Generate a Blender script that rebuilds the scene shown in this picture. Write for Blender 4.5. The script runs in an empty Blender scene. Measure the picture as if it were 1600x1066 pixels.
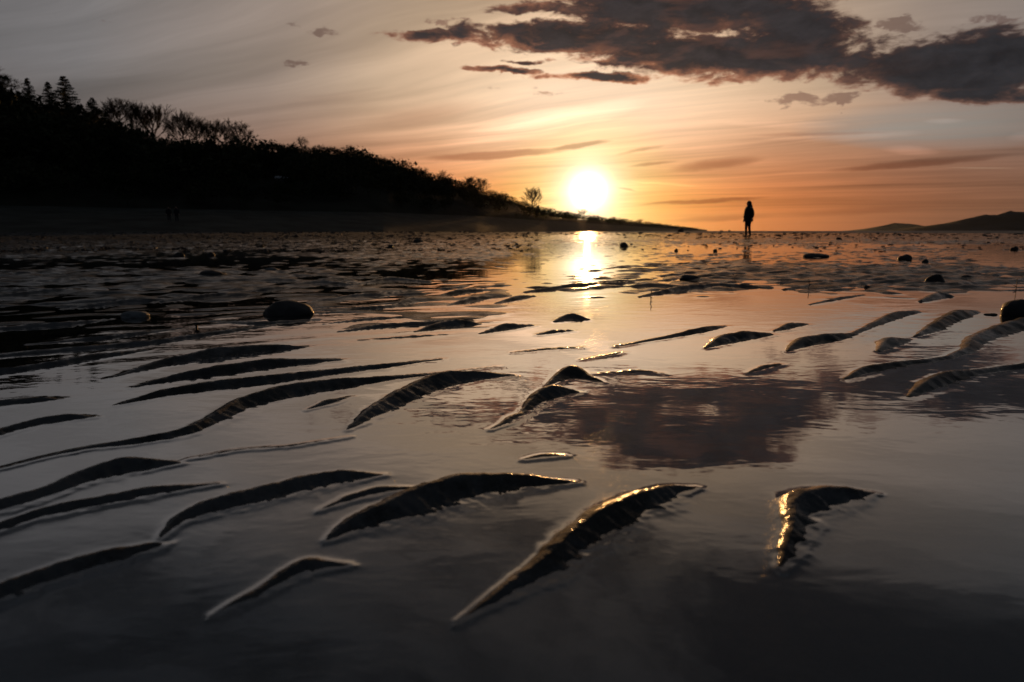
import bpy, bmesh, math, random
import numpy as np
from mathutils import Vector, Matrix, noise as mnoise

C = bpy.context.scene
COL = C.collection
rad = math.radians
random.seed(7)
rng = np.random.default_rng(7)

# ------------------------------------------------------------------ camera
CAM_H, FPX, HOR, CX = 0.28, 1067.0, 361.0, 800.0
PITCH = math.atan((533.0 - HOR) / FPX)
cd = bpy.data.cameras.new("camera")
cam = bpy.data.objects.new("camera", cd)
COL.objects.link(cam)
cam.location = (0, 0, CAM_H)
cam.rotation_euler = (math.pi / 2 - PITCH, 0, 0)
cd.sensor_width = 36.0
cd.lens = FPX / 1600.0 * 36.0
cd.clip_start = 0.02
cd.clip_end = 60000
cd.dof.use_dof = True
cd.dof.focus_distance = 1.8
cd.dof.aperture_fstop = 6.3
C.camera = cam


def ray(px, py):
    """world direction through a photograph pixel (1600 x 1066)"""
    dx, dy = (px - CX) / FPX, (533.0 - py) / FPX
    s, c = math.sin(PITCH), math.cos(PITCH)
    return Vector((dx, c + dy * s, -s + dy * c))


def ground(px, py, z=0.0):
    d = ray(px, py)
    t = (z - CAM_H) / d.z
    return Vector((d.x * t, d.y * t, z))


def at_depth(px, py, Y):
    d = ray(px, py)
    t = Y / d.y
    return Vector((d.x * t, Y, CAM_H + d.z * t))


def azel(px, py):
    d = ray(px, py).normalized()
    return math.degrees(math.atan2(d.x, d.y)), math.degrees(math.asin(d.z))


SUN_AZ, SUN_EL = azel(919, 299)

# ------------------------------------------------------------------ node helper
class S:
    """a socket with arithmetic"""
    def __init__(self, nt, sock): self.nt, self.s = nt, sock
    def _m(self, op, *a, clamp=False):
        n = self.nt.nodes.new("ShaderNodeMath"); n.operation = op; n.use_clamp = clamp
        for i, v in enumerate((self,) + a):
            if isinstance(v, S): self.nt.links.new(v.s, n.inputs[i])
            else: n.inputs[i].default_value = v
        return S(self.nt, n.outputs[0])
    def __add__(self, o): return self._m("ADD", o)
    __radd__ = __add__
    def __mul__(self, o): return self._m("MULTIPLY", o)
    __rmul__ = __mul__
    def __sub__(self, o): return self._m("SUBTRACT", o)
    def __rsub__(self, o): return (self * -1.0) + o
    def __truediv__(self, o): return self._m("DIVIDE", o)
    def madd(self, m, a): return self._m("MULTIPLY_ADD", m, a)
    def max(self, o): return self._m("MAXIMUM", o)
    def min(self, o): return self._m("MINIMUM", o)
    def pow(self, o): return self._m("POWER", o)
    def clamp(self): return self._m("ADD", 0.0, clamp=True)
    def f(self, op, *a): return self._m(op, *a)
    def smooth(self, lo, hi):
        n = self.nt.nodes.new("ShaderNodeMapRange"); n.interpolation_type = "SMOOTHSTEP"
        self.nt.links.new(self.s, n.inputs[0])
        n.inputs[1].default_value = lo; n.inputs[2].default_value = hi
        n.inputs[3].default_value = 0; n.inputs[4].default_value = 1
        return S(self.nt, n.outputs[0])


def comb(nt, x, y, z=0.0):
    n = nt.nodes.new("ShaderNodeCombineXYZ")
    for i, v in enumerate((x, y, z)):
        if isinstance(v, S): nt.links.new(v.s, n.inputs[i])
        else: n.inputs[i].default_value = v
    return S(nt, n.outputs[0])


def noise_tex(nt, vec, scale, detail=4, rough=0.55, distort=0.0):
    n = nt.nodes.new("ShaderNodeTexNoise")
    n.inputs["Scale"].default_value = scale; n.inputs["Detail"].default_value = detail
    n.inputs["Roughness"].default_value = rough; n.inputs["Distortion"].default_value = distort
    if vec is not None: nt.links.new(vec.s, n.inputs["Vector"])
    return S(nt, n.outputs[0])


def mixc(nt, fac, a, b, mode="MIX"):
    n = nt.nodes.new("ShaderNodeMix"); n.data_type = "RGBA"; n.blend_type = mode
    for i, v in ((0, fac), (6, a), (7, b)):
        if isinstance(v, S): nt.links.new(v.s, n.inputs[i])
        elif i == 0: n.inputs[0].default_value = v
        else: n.inputs[i].default_value = (*v, 1)
    return S(nt, n.outputs[2])


def ramp(nt, fac, stops, interp="LINEAR"):
    n = nt.nodes.new("ShaderNodeValToRGB")
    cr = n.color_ramp; cr.interpolation = interp
    while len(cr.elements) < len(stops): cr.elements.new(1.0)
    for e, (p, c) in zip(cr.elements, stops):
        e.position = p; e.color = (*c, 1)
    nt.links.new(fac.s, n.inputs[0])
    return S(nt, n.outputs[0])

# ------------------------------------------------------------------ sky
w = bpy.data.worlds.new("World"); C.world = w; w.use_nodes = True
nt = w.node_tree; nt.nodes.clear()
STR = 0.1
tc = nt.nodes.new("ShaderNodeTexCoord")
nrm = nt.nodes.new("ShaderNodeVectorMath"); nrm.operation = "NORMALIZE"
nt.links.new(tc.outputs["Generated"], nrm.inputs[0])
sep = nt.nodes.new("ShaderNodeSeparateXYZ"); nt.links.new(nrm.outputs[0], sep.inputs[0])
dx, dy, dz = (S(nt, sep.outputs[i]) for i in range(3))
AZ = dx.f("ARCTAN2", dy) * (180 / math.pi)
EL = dz.min(1.0).max(-1.0).f("ARCSINE") * (180 / math.pi)
sa, se = rad(SUN_AZ), rad(SUN_EL)
sdir = (math.sin(sa) * math.cos(se), math.cos(sa) * math.cos(se), math.sin(se))
GAM = (dx * sdir[0] + dy * sdir[1] + dz * sdir[2]).min(1.0).max(-1.0).f("ARCCOSINE") * (180 / math.pi)

# high cloud sheet seen in perspective: a plane overhead, streaks running to the left horizon
zz = dz.max(0.0) + 0.07
PXc, PYc = dx / zz, dy / zz
th = rad(152)      # streak direction
ca, sn = math.cos(th), math.sin(th)
U = PXc * ca + PYc * sn
V = PYc * ca - PXc * sn
warpn = noise_tex(nt, comb(nt, PXc * 0.35, PYc * 0.35, 3.1), 1.0, 3, 0.5)
V2 = warpn.madd(0.9, V)
cir = noise_tex(nt, comb(nt, U * 0.16, V2 * 0.85, 0.0), 1.0, 6, 0.6, 0.6)       # broad streaks
cir2 = noise_tex(nt, comb(nt, U * 0.30, V2 * 2.6, 7.0), 1.0, 5, 0.6, 0.4)       # fine fibres

# wobbling screen-like angles for the shaped clouds
n1 = noise_tex(nt, comb(nt, AZ * 0.22, EL * 0.55, 0.0), 1.0, 7, 0.62)
n2 = noise_tex(nt, comb(nt, AZ * 0.22, EL * 0.55, 11.0), 1.0, 5, 0.6)
AZw = n1.madd(3.4, AZ - 1.7)
ELw = n2.madd(1.7, EL - 0.85)
AZs = n1.madd(1.6, AZ - 0.8)
ELs = n2.madd(0.55, EL - 0.275)


def blob(A, E, x0, y0, x1, y1, ht, power=1.0, weight=1.0):
    """1 in the middle of an elongated patch between two photo pixels, 0 at its rim, below 0 outside"""
    a0, e0 = azel(x0, y0); a1, e1 = azel(x1, y1)
    _, eh = azel((x0 + x1) / 2, (y0 + y1) / 2 - ht); _, em = azel((x0 + x1) / 2, (y0 + y1) / 2)
    hh = eh - em
    L = math.hypot(a1 - a0, e1 - e0) / 2 + hh * 0.4
    t = math.atan2(e1 - e0, a1 - a0)
    cx_, cy_ = (a0 + a1) / 2, (e0 + e1) / 2
    c, s = math.cos(t), math.sin(t)
    u = A.madd(c / L, E.madd(s / L, -(cx_ * c + cy_ * s) / L))
    v = A.madd(-s / hh, E.madd(c / hh, (cx_ * s - cy_ * c) / hh))
    q = u.madd(u, v * v)
    return q.madd(-weight, weight)


def union(bs):
    r = bs[0]
    for b in bs[1:]: r = r.max(b)
    return r

KB = 12.0  # colour ramps hold radiance / KB
def rs(stops):
    return [(math.sqrt(g / 180.0), tuple(c / KB for c in col)) for g, col in stops]

LOW = [(0, (6, 5.2, 4)), (1.2, (2.6, 2.0, 1.25)), (2.1, (1.4, 1.04, .60)), (3.0, (1.16, .80, .36)), (4.5, (1.04, .58, .175)), (7, (.88, .355, .080)),
       (10, (.74, .25, .058)), (14, (.60, .185, .050)), (19, (.42, .138, .049)), (25, (.25, .098, .048)), (32, (.175, .088, .053)),
       (45, (.10, .066, .052)), (90, (.05, .046, .048)), (180, (.036, .038, .044))]
HIGH = [(0, (6, 5.4, 4.4)), (1.2, (2.6, 2.1, 1.45)), (2.1, (1.45, 1.14, .80)), (3.0, (1.22, .93, .62)), (4.5, (1.1, .81, .53)), (7, (1.02, .75, .52)),
        (10, (.93, .67, .45)), (14, (.73, .51, .335)), (19, (.51, .365, .25)), (25, (.315, .242, .195)), (32, (.208, .178, .165)),
        (40, (.158, .153, .157)), (50, (.115, .114, .122)), (90, (.058, .068, .086)), (180, (.038, .046, .062))]
def fine(stops, n=31):
    """resample through a smooth curve in log radiance"""
    g = np.sqrt(np.array([p for p, _ in stops]) / 180.0); c = np.log(np.array([q for _, q in stops]))
    m = np.zeros_like(c); d = (c[1:] - c[:-1]) / (g[1:] - g[:-1])[:, None]
    m[1:-1] = np.where(d[1:] * d[:-1] > 0, 2 * d[1:] * d[:-1] / (d[1:] + d[:-1] + 1e-9), 0); m[0], m[-1] = d[0] * 0, d[-1]
    out_ = []
    for x in np.concatenate([np.linspace(0, .35, 22), np.linspace(.38, 1, n - 22)]):
        k = min(max(np.searchsorted(g, x) - 1, 0), len(g) - 2); h_ = g[k + 1] - g[k]; t = (x - g[k]) / h_
        v_ = (2*t**3-3*t**2+1) * c[k] + (t**3-2*t**2+t) * h_ * m[k] + (-2*t**3+3*t**2) * c[k+1] + (t**3-t**2) * h_ * m[k+1]
        out_.append((float(x), tuple(float(q) / KB for q in np.exp(v_))))
    return out_
gs = (GAM * (1 / 180.0)).max(0.0).f("SQRT")
veil = mixc(nt, EL.smooth(1.5, 12.0), ramp(nt, gs, fine(LOW)), ramp(nt, gs, fine(HIGH)))
# sun veil streaks: thicker and thinner high cloud
streak = cir.madd(2.4, cir2.madd(1.7, -2.05))            # around 0
streak = streak * GAM.smooth(0.8, 4.5) * EL.smooth(-0.5, 3.0)
mod = streak.madd(0.55, 1.0).max(0.5).min(1.22)
upw = EL.smooth(16.0, 29.0) * EL.smooth(38.0, 62.0).madd(-0.80, 1.0)
veil = mixc(nt, 1.0, veil, comb(nt, mod * upw.madd(-0.78, 1.0), mod * upw.madd(-0.75, 1.0), mod * upw.madd(-0.71, 1.0)), "MULTIPLY")

# clear sky showing through the veil, mostly higher up and to the right
sky = nt.nodes.new("ShaderNodeTexSky"); sky.sky_type = "NISHITA"; sky.sun_disc = False
sky.sun_elevation = se; sky.sun_rotation = sa
sky.altitude = 5; sky.air_density = 1.2; sky.dust_density = 2.0; sky.ozone_density = 1.5
NK = 0.11 * 1.0
nsky = mixc(nt, 1.0, S(nt, sky.outputs[0]), (NK / KB, NK / KB, NK / KB), "MULTIPLY")
gap = blob(AZs, ELs, 1250, 200, 1750, 186, 42).max(0.0)
thin = (cir.madd(-2.0, 1.15).clamp() * EL.smooth(6, 16) * GAM.smooth(9, 26) * 0.22).clamp()
base = mixc(nt, thin, veil, nsky)
gapA = (gap * cir2.madd(-1.6, 1.75)).clamp() * 0.8
base = mixc(nt, gapA, base, mixc(nt, GAM.smooth(18, 40), tuple(v / KB for v in (.34, .31, .27)), tuple(v / KB for v in (.165, .165, .155))))

def layer(col, alpha, b): return mixc(nt, alpha, b, col)
def scaled(colsock, k): return mixc(nt, 1.0, colsock, tuple(v for v in k), "MULTIPLY")

# bright combed cirrus
br = union([blob(AZs, ELs, 690, 225, 1010, 160, 20), blob(AZs, ELs, 1130, 192, 1330, 196, 7, weight=.6),
            blob(AZs, ELs, 1180, 216, 1440, 208, 9, weight=.9), blob(AZs, ELs, 1440, 190, 1510, 188, 5, weight=.6), blob(AZs, ELs, 1380, 232, 1470, 240, 8, weight=.9), blob(AZs, ELs, 985, 283, 1100, 292, 2.5, weight=.8),
            blob(AZs, ELs, 1040, 240, 1180, 225, 9, weight=.5), blob(AZs, ELs, 1570, 215, 1680, 200, 10, weight=.7)]).max(0.0)
br = br * cir2.madd(1.6, -0.1).clamp()
base = mixc(nt, 1.0, base, comb(nt, br.madd(.42, 1.0), br.madd(.42, 1.0), br.madd(.46, 1.0)), "MULTIPLY")
# brown translucent streaks
bs_ = union([blob(AZs, ELs, 650, 250, 900, 232, 9), blob(AZs, ELs, 840, 236, 962, 220, 5.5), blob(AZs, ELs, 1040, 266, 1205, 246, 11, weight=.8),
             blob(AZs, ELs, 1280, 268, 1600, 240, 8, weight=.9), blob(AZs, ELs, 985, 320, 1210, 309, 4), blob(AZs, ELs, 955, 244, 1040, 226, 4, weight=.6),
             blob(AZs, ELs, 975, 262, 1065, 250, 3.5, weight=.7), blob(AZs, ELs, 1030, 346, 1230, 336, 7, weight=.6), blob(AZs, ELs, 550, 192, 780, 165, 22, weight=.4),
             blob(AZs, ELs, 960, 292, 1000, 300, 2, weight=.5), blob(AZs, ELs, 1180, 338, 1500, 322, 8, weight=.4), blob(AZs, ELs, 1150, 212, 1420, 205, 4, weight=.5),
             blob(AZs, ELs, 400, 170, 620, 140, 14, weight=.3)]).max(0.0)
bs_ = (bs_ * cir2.madd(1.3, 0.25)).clamp().smooth(0.0, 0.8)
base = mixc(nt, 1.0, base, comb(nt, bs_.madd(-.42, 1.0), bs_.madd(-.50, 1.0), bs_.madd(-.52, 1.0)), "MULTIPLY")
# contrail
ct = blob(AZ, EL, 1470, 262, 1595, 263, 1.1).max(0.0) * 0.5
base = layer(tuple(v / KB for v in (.42, .28, .18)), ct, base)

# small pinkish cloud rags
def fb(z, sx=0.42, sy=0.95, dist=0.35):
    return noise_tex(nt, comb(nt, AZ * sx, EL * sy, z), 1.0, 8, 0.62, dist)
fbm = fb(21.0)
fz1 = noise_tex(nt, comb(nt, AZ * 0.75, EL * 1.6, 71.0), 1.0, 4, 0.6)
fz2 = noise_tex(nt, comb(nt, AZ * 0.75, EL * 1.6, 77.0), 1.0, 4, 0.6)
AZf = fz1.madd(3.0, AZs - 1.5)
ELf = fz2.madd(1.15, ELs - 0.575)
rag = union([blob(AZf, ELf, 437, 99, 490, 98, 5, weight=.9), blob(AZf, ELf, 455, 40, 540, 52, 9, weight=.8), blob(AZf, ELf, 170, 34, 215, 36, 5, weight=.5),
             blob(AZf, ELf, 770, 142, 900, 142, 8, weight=.8), blob(AZf, ELf, 1080, 112, 1300, 120, 16, weight=1.1), blob(AZf, ELf, 1180, 156, 1400, 157, 15, weight=1.2),
             blob(AZf, ELf, 1500, 30, 1600, 30, 10, weight=.7), blob(AZf, ELf, 1360, 38, 1445, 40, 15, weight=1.2), blob(AZf, ELf, 660, 35, 720, 30, 8, weight=.9),
             blob(AZf, ELf, 700, 72, 720, 70, 6, weight=.6)])
ragA = (rag.max(-1.0) + fbm.madd(5.2, -2.85)).smooth(0.05, 0.75) * 0.72
warm = ramp(nt, gs, rs([(0, (1.2, .7, .4)), (5, (.9, .48, .26)), (10, (.50, .26, .16)), (16, (.28, .155, .11)), (24, (.165, .105, .085)), (35, (.16, .115, .105)), (60, (.10, .09, .09)), (180, (.05, .05, .06))]))
base = layer(scaled(warm, (.8, .74, .74)), ragA, base)

# broken grey cloud higher up than the bank
ov = noise_tex(nt, comb(nt, PXc * 1.5, PYc * 1.9, 40.0), 1.0, 6, 0.62, 0.5)
ovA = ov.smooth(0.41, 0.63) * EL.smooth(20.0, 25.0) * EL.smooth(40.0, 60.0).madd(-0.7, 0.9)
ovc = mixc(nt, GAM.smooth(10, 45), tuple(v / KB for v in (.030, .026, .027)), tuple(v / KB for v in (.018, .020, .024)))
base = layer(ovc, ovA, base)

# the dark cumulus bank
def bank(A, E):
    return union([blob(A, E, 860, 10, 1310, 2, 44, weight=1.2), blob(A, E, 960, -30, 1290, -26, 40, weight=1.1), blob(A, E, 760, 14, 900, 8, 12, weight=.7), blob(A, E, 690, 52, 1120, 48, 27), blob(A, E, 585, 54, 780, 52, 11, weight=.8),
                  blob(A, E, 880, 72, 1420, 92, 42, weight=1.1), blob(A, E, 1160, 40, 1350, 62, 50), blob(A, E, 1320, 104, 1640, 112, 50, weight=1.25),
                  blob(A, E, 1430, 82, 1800, 96, 46, weight=1.2), blob(A, E, 1430, 146, 1640, 150, 15), blob(A, E, 720, 106, 850, 112, 6.5, weight=.8),
                  blob(A, E, 835, 120, 1050, 122, 10, weight=.95), blob(A, E, 785, 94, 870, 93, 5, weight=.55), blob(A, E, 905, 96, 1000, 98, 8, weight=.6)])
shape = bank(AZw, ELw).max(-1.0)
D = shape + fbm.madd(2.3, -1.10)
A_ = D.smooth(-0.02, 0.50)
# lit from the sun below: compare with the density a little further towards the sun
fbl = noise_tex(nt, comb(nt, AZ * 0.42 - 0.12, EL * 0.95 - 0.42, 21.0), 1.0, 5, 0.6, 0.35)
shapeL = bank(AZw, ELw - 0.75).max(-1.0)
lit = ((shape - shapeL) * 1.1 + (fbm - fbl) * 2.6).clamp()
patch_ = noise_tex(nt, comb(nt, AZ * 0.16, EL * 0.55, 63.0), 1.0, 5, 0.6, 0.3).smooth(0.50, 0.66) * GAM.smooth(30, 14) * 0.30
shade = fbm.madd(1.7, 0.15)
corec = mixc(nt, D.smooth(0.0, 0.75) * (1.0 - patch_), scaled(warm, (.56, .43, .40)), mixc(nt, 1.0, comb(nt, shade, shade, shade), mixc(nt, GAM.smooth(8, 30), tuple(v / KB for v in (.036, .030, .031)), tuple(v / KB for v in (.026, .025, .028))), "MULTIPLY"))
ccol = mixc(nt, lit * D.smooth(1.0, 0.1) * 0.9, corec, scaled(warm, (1.25, .95, .80)))
base = layer(ccol, A_, base)

bg = nt.nodes.new("ShaderNodeBackground")
bg.inputs["Strength"].default_value = STR
fin = mixc(nt, 1.0, base, (KB / STR,) * 3, "MULTIPLY")
nt.links.new(fin.s, bg.inputs["Color"])
out = nt.nodes.new("ShaderNodeOutputWorld"); nt.links.new(bg.outputs[0], out.inputs[0])
w.cycles.sampling_method = "MANUAL"; w.cycles.sample_map_resolution = 1024

# ------------------------------------------------------------------ sun
sl = bpy.data.lights.new("sun", "SUN"); sl.energy = 2.4; sl.angle = rad(0.53); sl.color = (1.0, 0.50, 0.17)
so = bpy.data.objects.new("sun", sl); COL.objects.link(so)
so.rotation_euler = Vector(sdir).to_track_quat("Z", "Y").to_euler()
so.location = (0, 0, 50)

C.view_settings.view_transform = "Standard"; C.view_settings.look = "None"
C.view_settings.exposure = 0; C.view_settings.gamma = 1; C.view_settings.use_curve_mapping = False
C.render.engine = "CYCLES"
cy = C.cycles
cy.use_denoising = True
cy.max_bounces = 6; cy.diffuse_bounces = 2; cy.glossy_bounces = 3; cy.transparent_max_bounces = 8; cy.volume_bounces = 0
cy.sample_clamp_indirect = 6.0; cy.sample_clamp_direct = 40.0
cy.use_adaptive_sampling = True; cy.adaptive_threshold = 0.01
cy.caustics_reflective = False; cy.caustics_refractive = False

# ------------------------------------------------------------------ materials
def mat(name, col, rough=0.8, bump=None, var=0.25, scale=5.0, spec=0.5, coat=0.0, coat_rough=0.1):
    m = bpy.data.materials.new(name); m.use_nodes = True
    t = m.node_tree; b = t.nodes["Principled BSDF"]
    g = t.nodes.new("ShaderNodeTexCoord")
    n = noise_tex(t, S(t, g.outputs["Object"]), scale, 5, 0.6)
    c = mixc(t, n.smooth(0.25, 0.75), tuple(v * (1 - var) for v in col), tuple(v * (1 + var) for v in col))
    t.links.new(c.s, b.inputs["Base Color"])
    b.inputs["Roughness"].default_value = rough
    b.inputs["Specular IOR Level"].default_value = spec
    b.inputs["Coat Weight"].default_value = coat; b.inputs["Coat Roughness"].default_value = coat_rough
    if bump:
        bn = t.nodes.new("ShaderNodeBump"); bn.inputs["Distance"].default_value = 1.0; bn.inputs["Strength"].default_value = 1.0
        h = noise_tex(t, S(t, g.outputs["Object"]), bump[0], 4, 0.6) * bump[1]
        t.links.new(h.s, bn.inputs["Height"]); t.links.new(bn.outputs[0], b.inputs["Normal"])
    return m


def sand_material():
    m = bpy.data.materials.new("wet_sand"); m.use_nodes = True
    t = m.node_tree; b = t.nodes["Principled BSDF"]
    g = t.nodes.new("ShaderNodeTexCoord"); P = S(t, g.outputs["Object"])
    n = noise_tex(t, P, 9.0, 6, 0.62)
    c = mixc(t, n.smooth(0.3, 0.7), (.036, .040, .042), (.064, .068, .070))
    wd = noise_tex(t, P, 2.2, 7, 0.72)
    c = mixc(t, wd.smooth(0.47, 0.55) * 0.85, c, (.010, .011, .009))
    gr = noise_tex(t, P, 900.0, 2, 0.7)
    c = mixc(t, gr.smooth(0.35, 0.75) * 0.5, c, (.11, .112, .110))
    pat = noise_tex(t, P, 14.0, 4, 0.6)
    t.links.new(c.s, b.inputs["Base Color"])
    t.links.new(pat.smooth(0.3, 0.7).madd(0.2, 0.62).s, b.inputs["Roughness"])
    b.inputs["IOR"].default_value = 1.10
    b.inputs["Coat IOR"].default_value = 1.33
    sp_ = t.nodes.new("ShaderNodeSeparateXYZ"); t.links.new(P.s, sp_.inputs[0])
    drained = S(t, sp_.outputs[2]).smooth(0.024, 0.045)                  # water runs off the higher sand
    t.links.new((pat.smooth(0.85, 0.25) * drained.madd(-0.62, 0.85) * wd.smooth(0.62, 0.46).madd(.5, .5)).s, b.inputs["Coat Weight"]); b.inputs["Coat Roughness"].default_value = 0.10
    bn = t.nodes.new("ShaderNodeBump"); bn.inputs["Distance"].default_value = 1.0
    h = noise_tex(t, P, 14.0, 3, 0.6) * drained * 0.008 + noise_tex(t, P, 60.0, 4, 0.65) * 0.0036 + noise_tex(t, P, 420.0, 3, 0.7) * 0.0007
    t.links.new(h.s, bn.inputs["Height"]); t.links.new(bn.outputs[0], b.inputs["Normal"])
    bc = t.nodes.new("ShaderNodeBump"); bc.inputs["Distance"].default_value = 1.0      # the water film is smoother than the grains under it
    hc = noise_tex(t, P, 14.0, 3, 0.6) * drained * 0.008 + noise_tex(t, P, 90.0, 3, 0.6) * 0.0012 + noise_tex(t, P, 420.0, 2, 0.6) * 0.00032
    t.links.new(hc.s, bc.inputs["Height"]); t.links.new(bc.outputs[0], b.inputs["Coat Normal"])
    return m


def water_material(name, amp, rough, far=False):
    m = bpy.data.materials.new(name); m.use_nodes = True
    t = m.node_tree; t.nodes.clear()
    g = t.nodes.new("ShaderNodeTexCoord")
    sp = t.nodes.new("ShaderNodeSeparateXYZ"); t.links.new(g.outputs["Object"], sp.inputs[0])
    x, y = S(t, sp.outputs[0]), S(t, sp.outputs[1])
    patch = noise_tex(t, comb(t, x * 0.9, y * 0.7, 4.0), 1.0, 2, 0.5).smooth(0.40, 0.66)
    a = noise_tex(t, comb(t, x * 5.5, y * 11.0, 0.0), 1.0, 3, 0.55, 0.4)
    b_ = noise_tex(t, comb(t, x * 24.0, y * 42.0, 5.0), 1.0, 2, 0.5, 0.3)
    wind = (x * x + y * y).f("SQRT").smooth(4.0, 12.0)          # more breeze away from the sheltered pools
    w_ = noise_tex(t, comb(t, x * 2.2, y * 5.0, 9.0), 1.0, 3, 0.6, 0.3)
    h = ((a * 0.0011 + b_ * 0.00022) * patch.madd(0.75, 0.25) + w_ * wind * 0.0065) * amp
    bn = t.nodes.new("ShaderNodeBump"); bn.inputs["Distance"].default_value = 1.0
    t.links.new(h.s, bn.inputs["Height"])
    fr = t.nodes.new("ShaderNodeLayerWeight"); fr.inputs["Blend"].default_value = 0.5
    t.links.new(bn.outputs[0], fr.inputs["Normal"])
    refl = S(t, fr.outputs["Facing"]).pow(4.0 if far else 1.5).madd(0.35 if far else 0.97, 0.02)
    gl = t.nodes.new("ShaderNodeBsdfGlossy"); gl.inputs["Roughness"].default_value = rough
    t.links.new(bn.outputs[0], gl.inputs["Normal"])
    if far:
        tr = t.nodes.new("ShaderNodeBsdfDiffuse"); tr.inputs["Color"].default_value = (.012, .014, .016, 1)
    else:
        tr = t.nodes.new("ShaderNodeBsdfTransparent"); tr.inputs["Color"].default_value = (.62, .60, .56, 1)
    mx = t.nodes.new("ShaderNodeMixShader")
    t.links.new(refl.s, mx.inputs[0]); t.links.new(tr.outputs[0], mx.inputs[1]); t.links.new(gl.outputs[0], mx.inputs[2])
    o = t.nodes.new("ShaderNodeOutputMaterial"); t.links.new(mx.outputs[0], o.inputs[0])
    return m

M = {
    "sand": sand_material(),
    "water": water_material("shallow_water", 1.0, 0.02),
    "sea": water_material("open_sea", 14.0, 0.30, far=True),
    "beach": mat("dry_beach", (.048, .050, .042), 0.95, (3.0, .02), .45, .25, spec=.1),
    "soil": mat("hill_soil", (.030, .030, .022), 1.0, None, .4, .1, spec=.05),
    "rockm": mat("mountain", (.026, .032, .042), 1.0, None, .3, .004, spec=.05),
    "bark": mat("bark", (.055, .042, .032), 0.95, None, .3, 3.0, spec=.1),
    "twig": mat("bare_twigs", (.060, .043, .030), 0.95, None, .3, 1.0, spec=.1),
    "needles": mat("needles", (.020, .036, .018), 0.9, None, .4, 1.0, spec=.1),
    "scrub": mat("scrub", (.038, .040, .022), 0.95, None, .5, .15, spec=.05),
    "stone": mat("wet_stone", (.030, .028, .027), 0.7, (60, .003), .4, 12, spec=.2, coat=.12, coat_rough=.12),
    "pale": mat("pale_stone", (.11, .12, .12), 0.6, (50, .003), .3, 14, spec=.4),
    "wood": mat("wet_wood", (.045, .034, .026), 0.7, (80, .002), .3, 30),
    "skin": mat("skin", (.42, .26, .19), 0.6, None, .05, 20),
    "coat": mat("dark_jacket", (.022, .022, .026), 0.85, (60, .004), .2, 8, spec=.2),
    "jeans": mat("dark_trousers", (.020, .022, .030), 0.9, (90, .003), .2, 8, spec=.2),
    "hair": mat("dark_hair", (.018, .013, .010), 0.7, None, .3, 60),
    "boot": mat("boots", (.015, .014, .013), 0.6, None, .2, 20),
    "wallp": mat("house_wall", (.22, .20, .18), 0.9, None, .1, 2),
    "roofp": mat("pale_roof", (.60, .62, .64), 0.45, None, .08, 2),
    "glass": mat("window_glass", (.03, .03, .035), 0.1, None, .1, 2),
    "bird": mat("bird_plumage", (.06, .06, .065), 0.8, None, .2, 8),
    "weed": mat("seaweed", (.022, .026, .012), 0.5, None, .3, 20, coat=.3),
}

# ------------------------------------------------------------------ object helpers
def link(name, verts, faces, m, parent=None, smooth=False):
    me = bpy.data.meshes.new(name)
    if isinstance(verts, np.ndarray) and isinstance(faces, np.ndarray):
        nv, nf, k = len(verts), len(faces), faces.shape[1]
        me.vertices.add(nv); me.vertices.foreach_set("co", verts.astype(np.float32).ravel())
        me.loops.add(nf * k); me.loops.foreach_set("vertex_index", faces.astype(np.int32).ravel())
        me.polygons.add(nf); me.polygons.foreach_set("loop_start", np.arange(0, nf * k, k, dtype=np.int32))
        me.update(calc_edges=True)
    else:
        me.from_pydata([tuple(v) for v in verts], [], [tuple(f) for f in faces])
    me.polygons.foreach_set("use_smooth", [smooth] * len(me.polygons))
    me.materials.append(M[m] if isinstance(m, str) else m)
    o = bpy.data.objects.new(name, me); COL.objects.link(o)
    if parent: o.parent = parent
    return o


def tag(o, label=None, cat=None, group=None, kind=None):
    if label: o["label"] = label
    if cat: o["category"] = cat
    if group: o["group"] = group
    if kind: o["kind"] = kind
    return o


def empty(name, loc=(0, 0, 0), rz=0.0, scale=(1, 1, 1)):
    o = bpy.data.objects.new(name, None); COL.objects.link(o)
    o.empty_display_size = 0.2
    o.location = loc; o.rotation_euler = (0, 0, rz); o.scale = scale
    return o


def copy_tree(o, parent=None):
    c = o.copy(); COL.objects.link(c); c.parent = parent
    for ch in list(o.children): copy_tree(ch, c)
    return c

# ------------------------------------------------------------------ numpy noise
def _h(ix, iy, seed):
    n = (ix.astype(np.int64) * 374761393 + iy.astype(np.int64) * 668265263 + seed * 974634541) & 0xffffffff
    n = ((n ^ (n >> 13)) * 1274126177) & 0xffffffff
    return (n ^ (n >> 16)) & 0xffff


def perlin(x, y, seed=0):
    x0, y0 = np.floor(x), np.floor(y)
    fx, fy = x - x0, y - y0
    u, v = fx * fx * fx * (fx * (fx * 6 - 15) + 10), fy * fy * fy * (fy * (fy * 6 - 15) + 10)
    def g(i, j):
        a = _h(x0 + i, y0 + j, seed) * (2 * np.pi / 65536.0)
        return np.cos(a) * (fx - i) + np.sin(a) * (fy - j)
    n0 = g(0, 0) * (1 - u) + g(1, 0) * u
    n1 = g(0, 1) * (1 - u) + g(1, 1) * u
    return (n0 * (1 - v) + n1 * v) * 1.5


def fbm2(x, y, oct=4, seed=0, gain=0.5):
    s, a = 0, 1.0
    for i in range(oct):
        s = s + a * perlin(x, y, seed + i * 17); x = x * 2.03 + 5.1; y = y * 2.03 + 1.7; a *= gain
    return s


def sstep(x, a, b):
    t = np.clip((x - a) / (b - a), 0, 1)
    return t * t * (3 - 2 * t)

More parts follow.
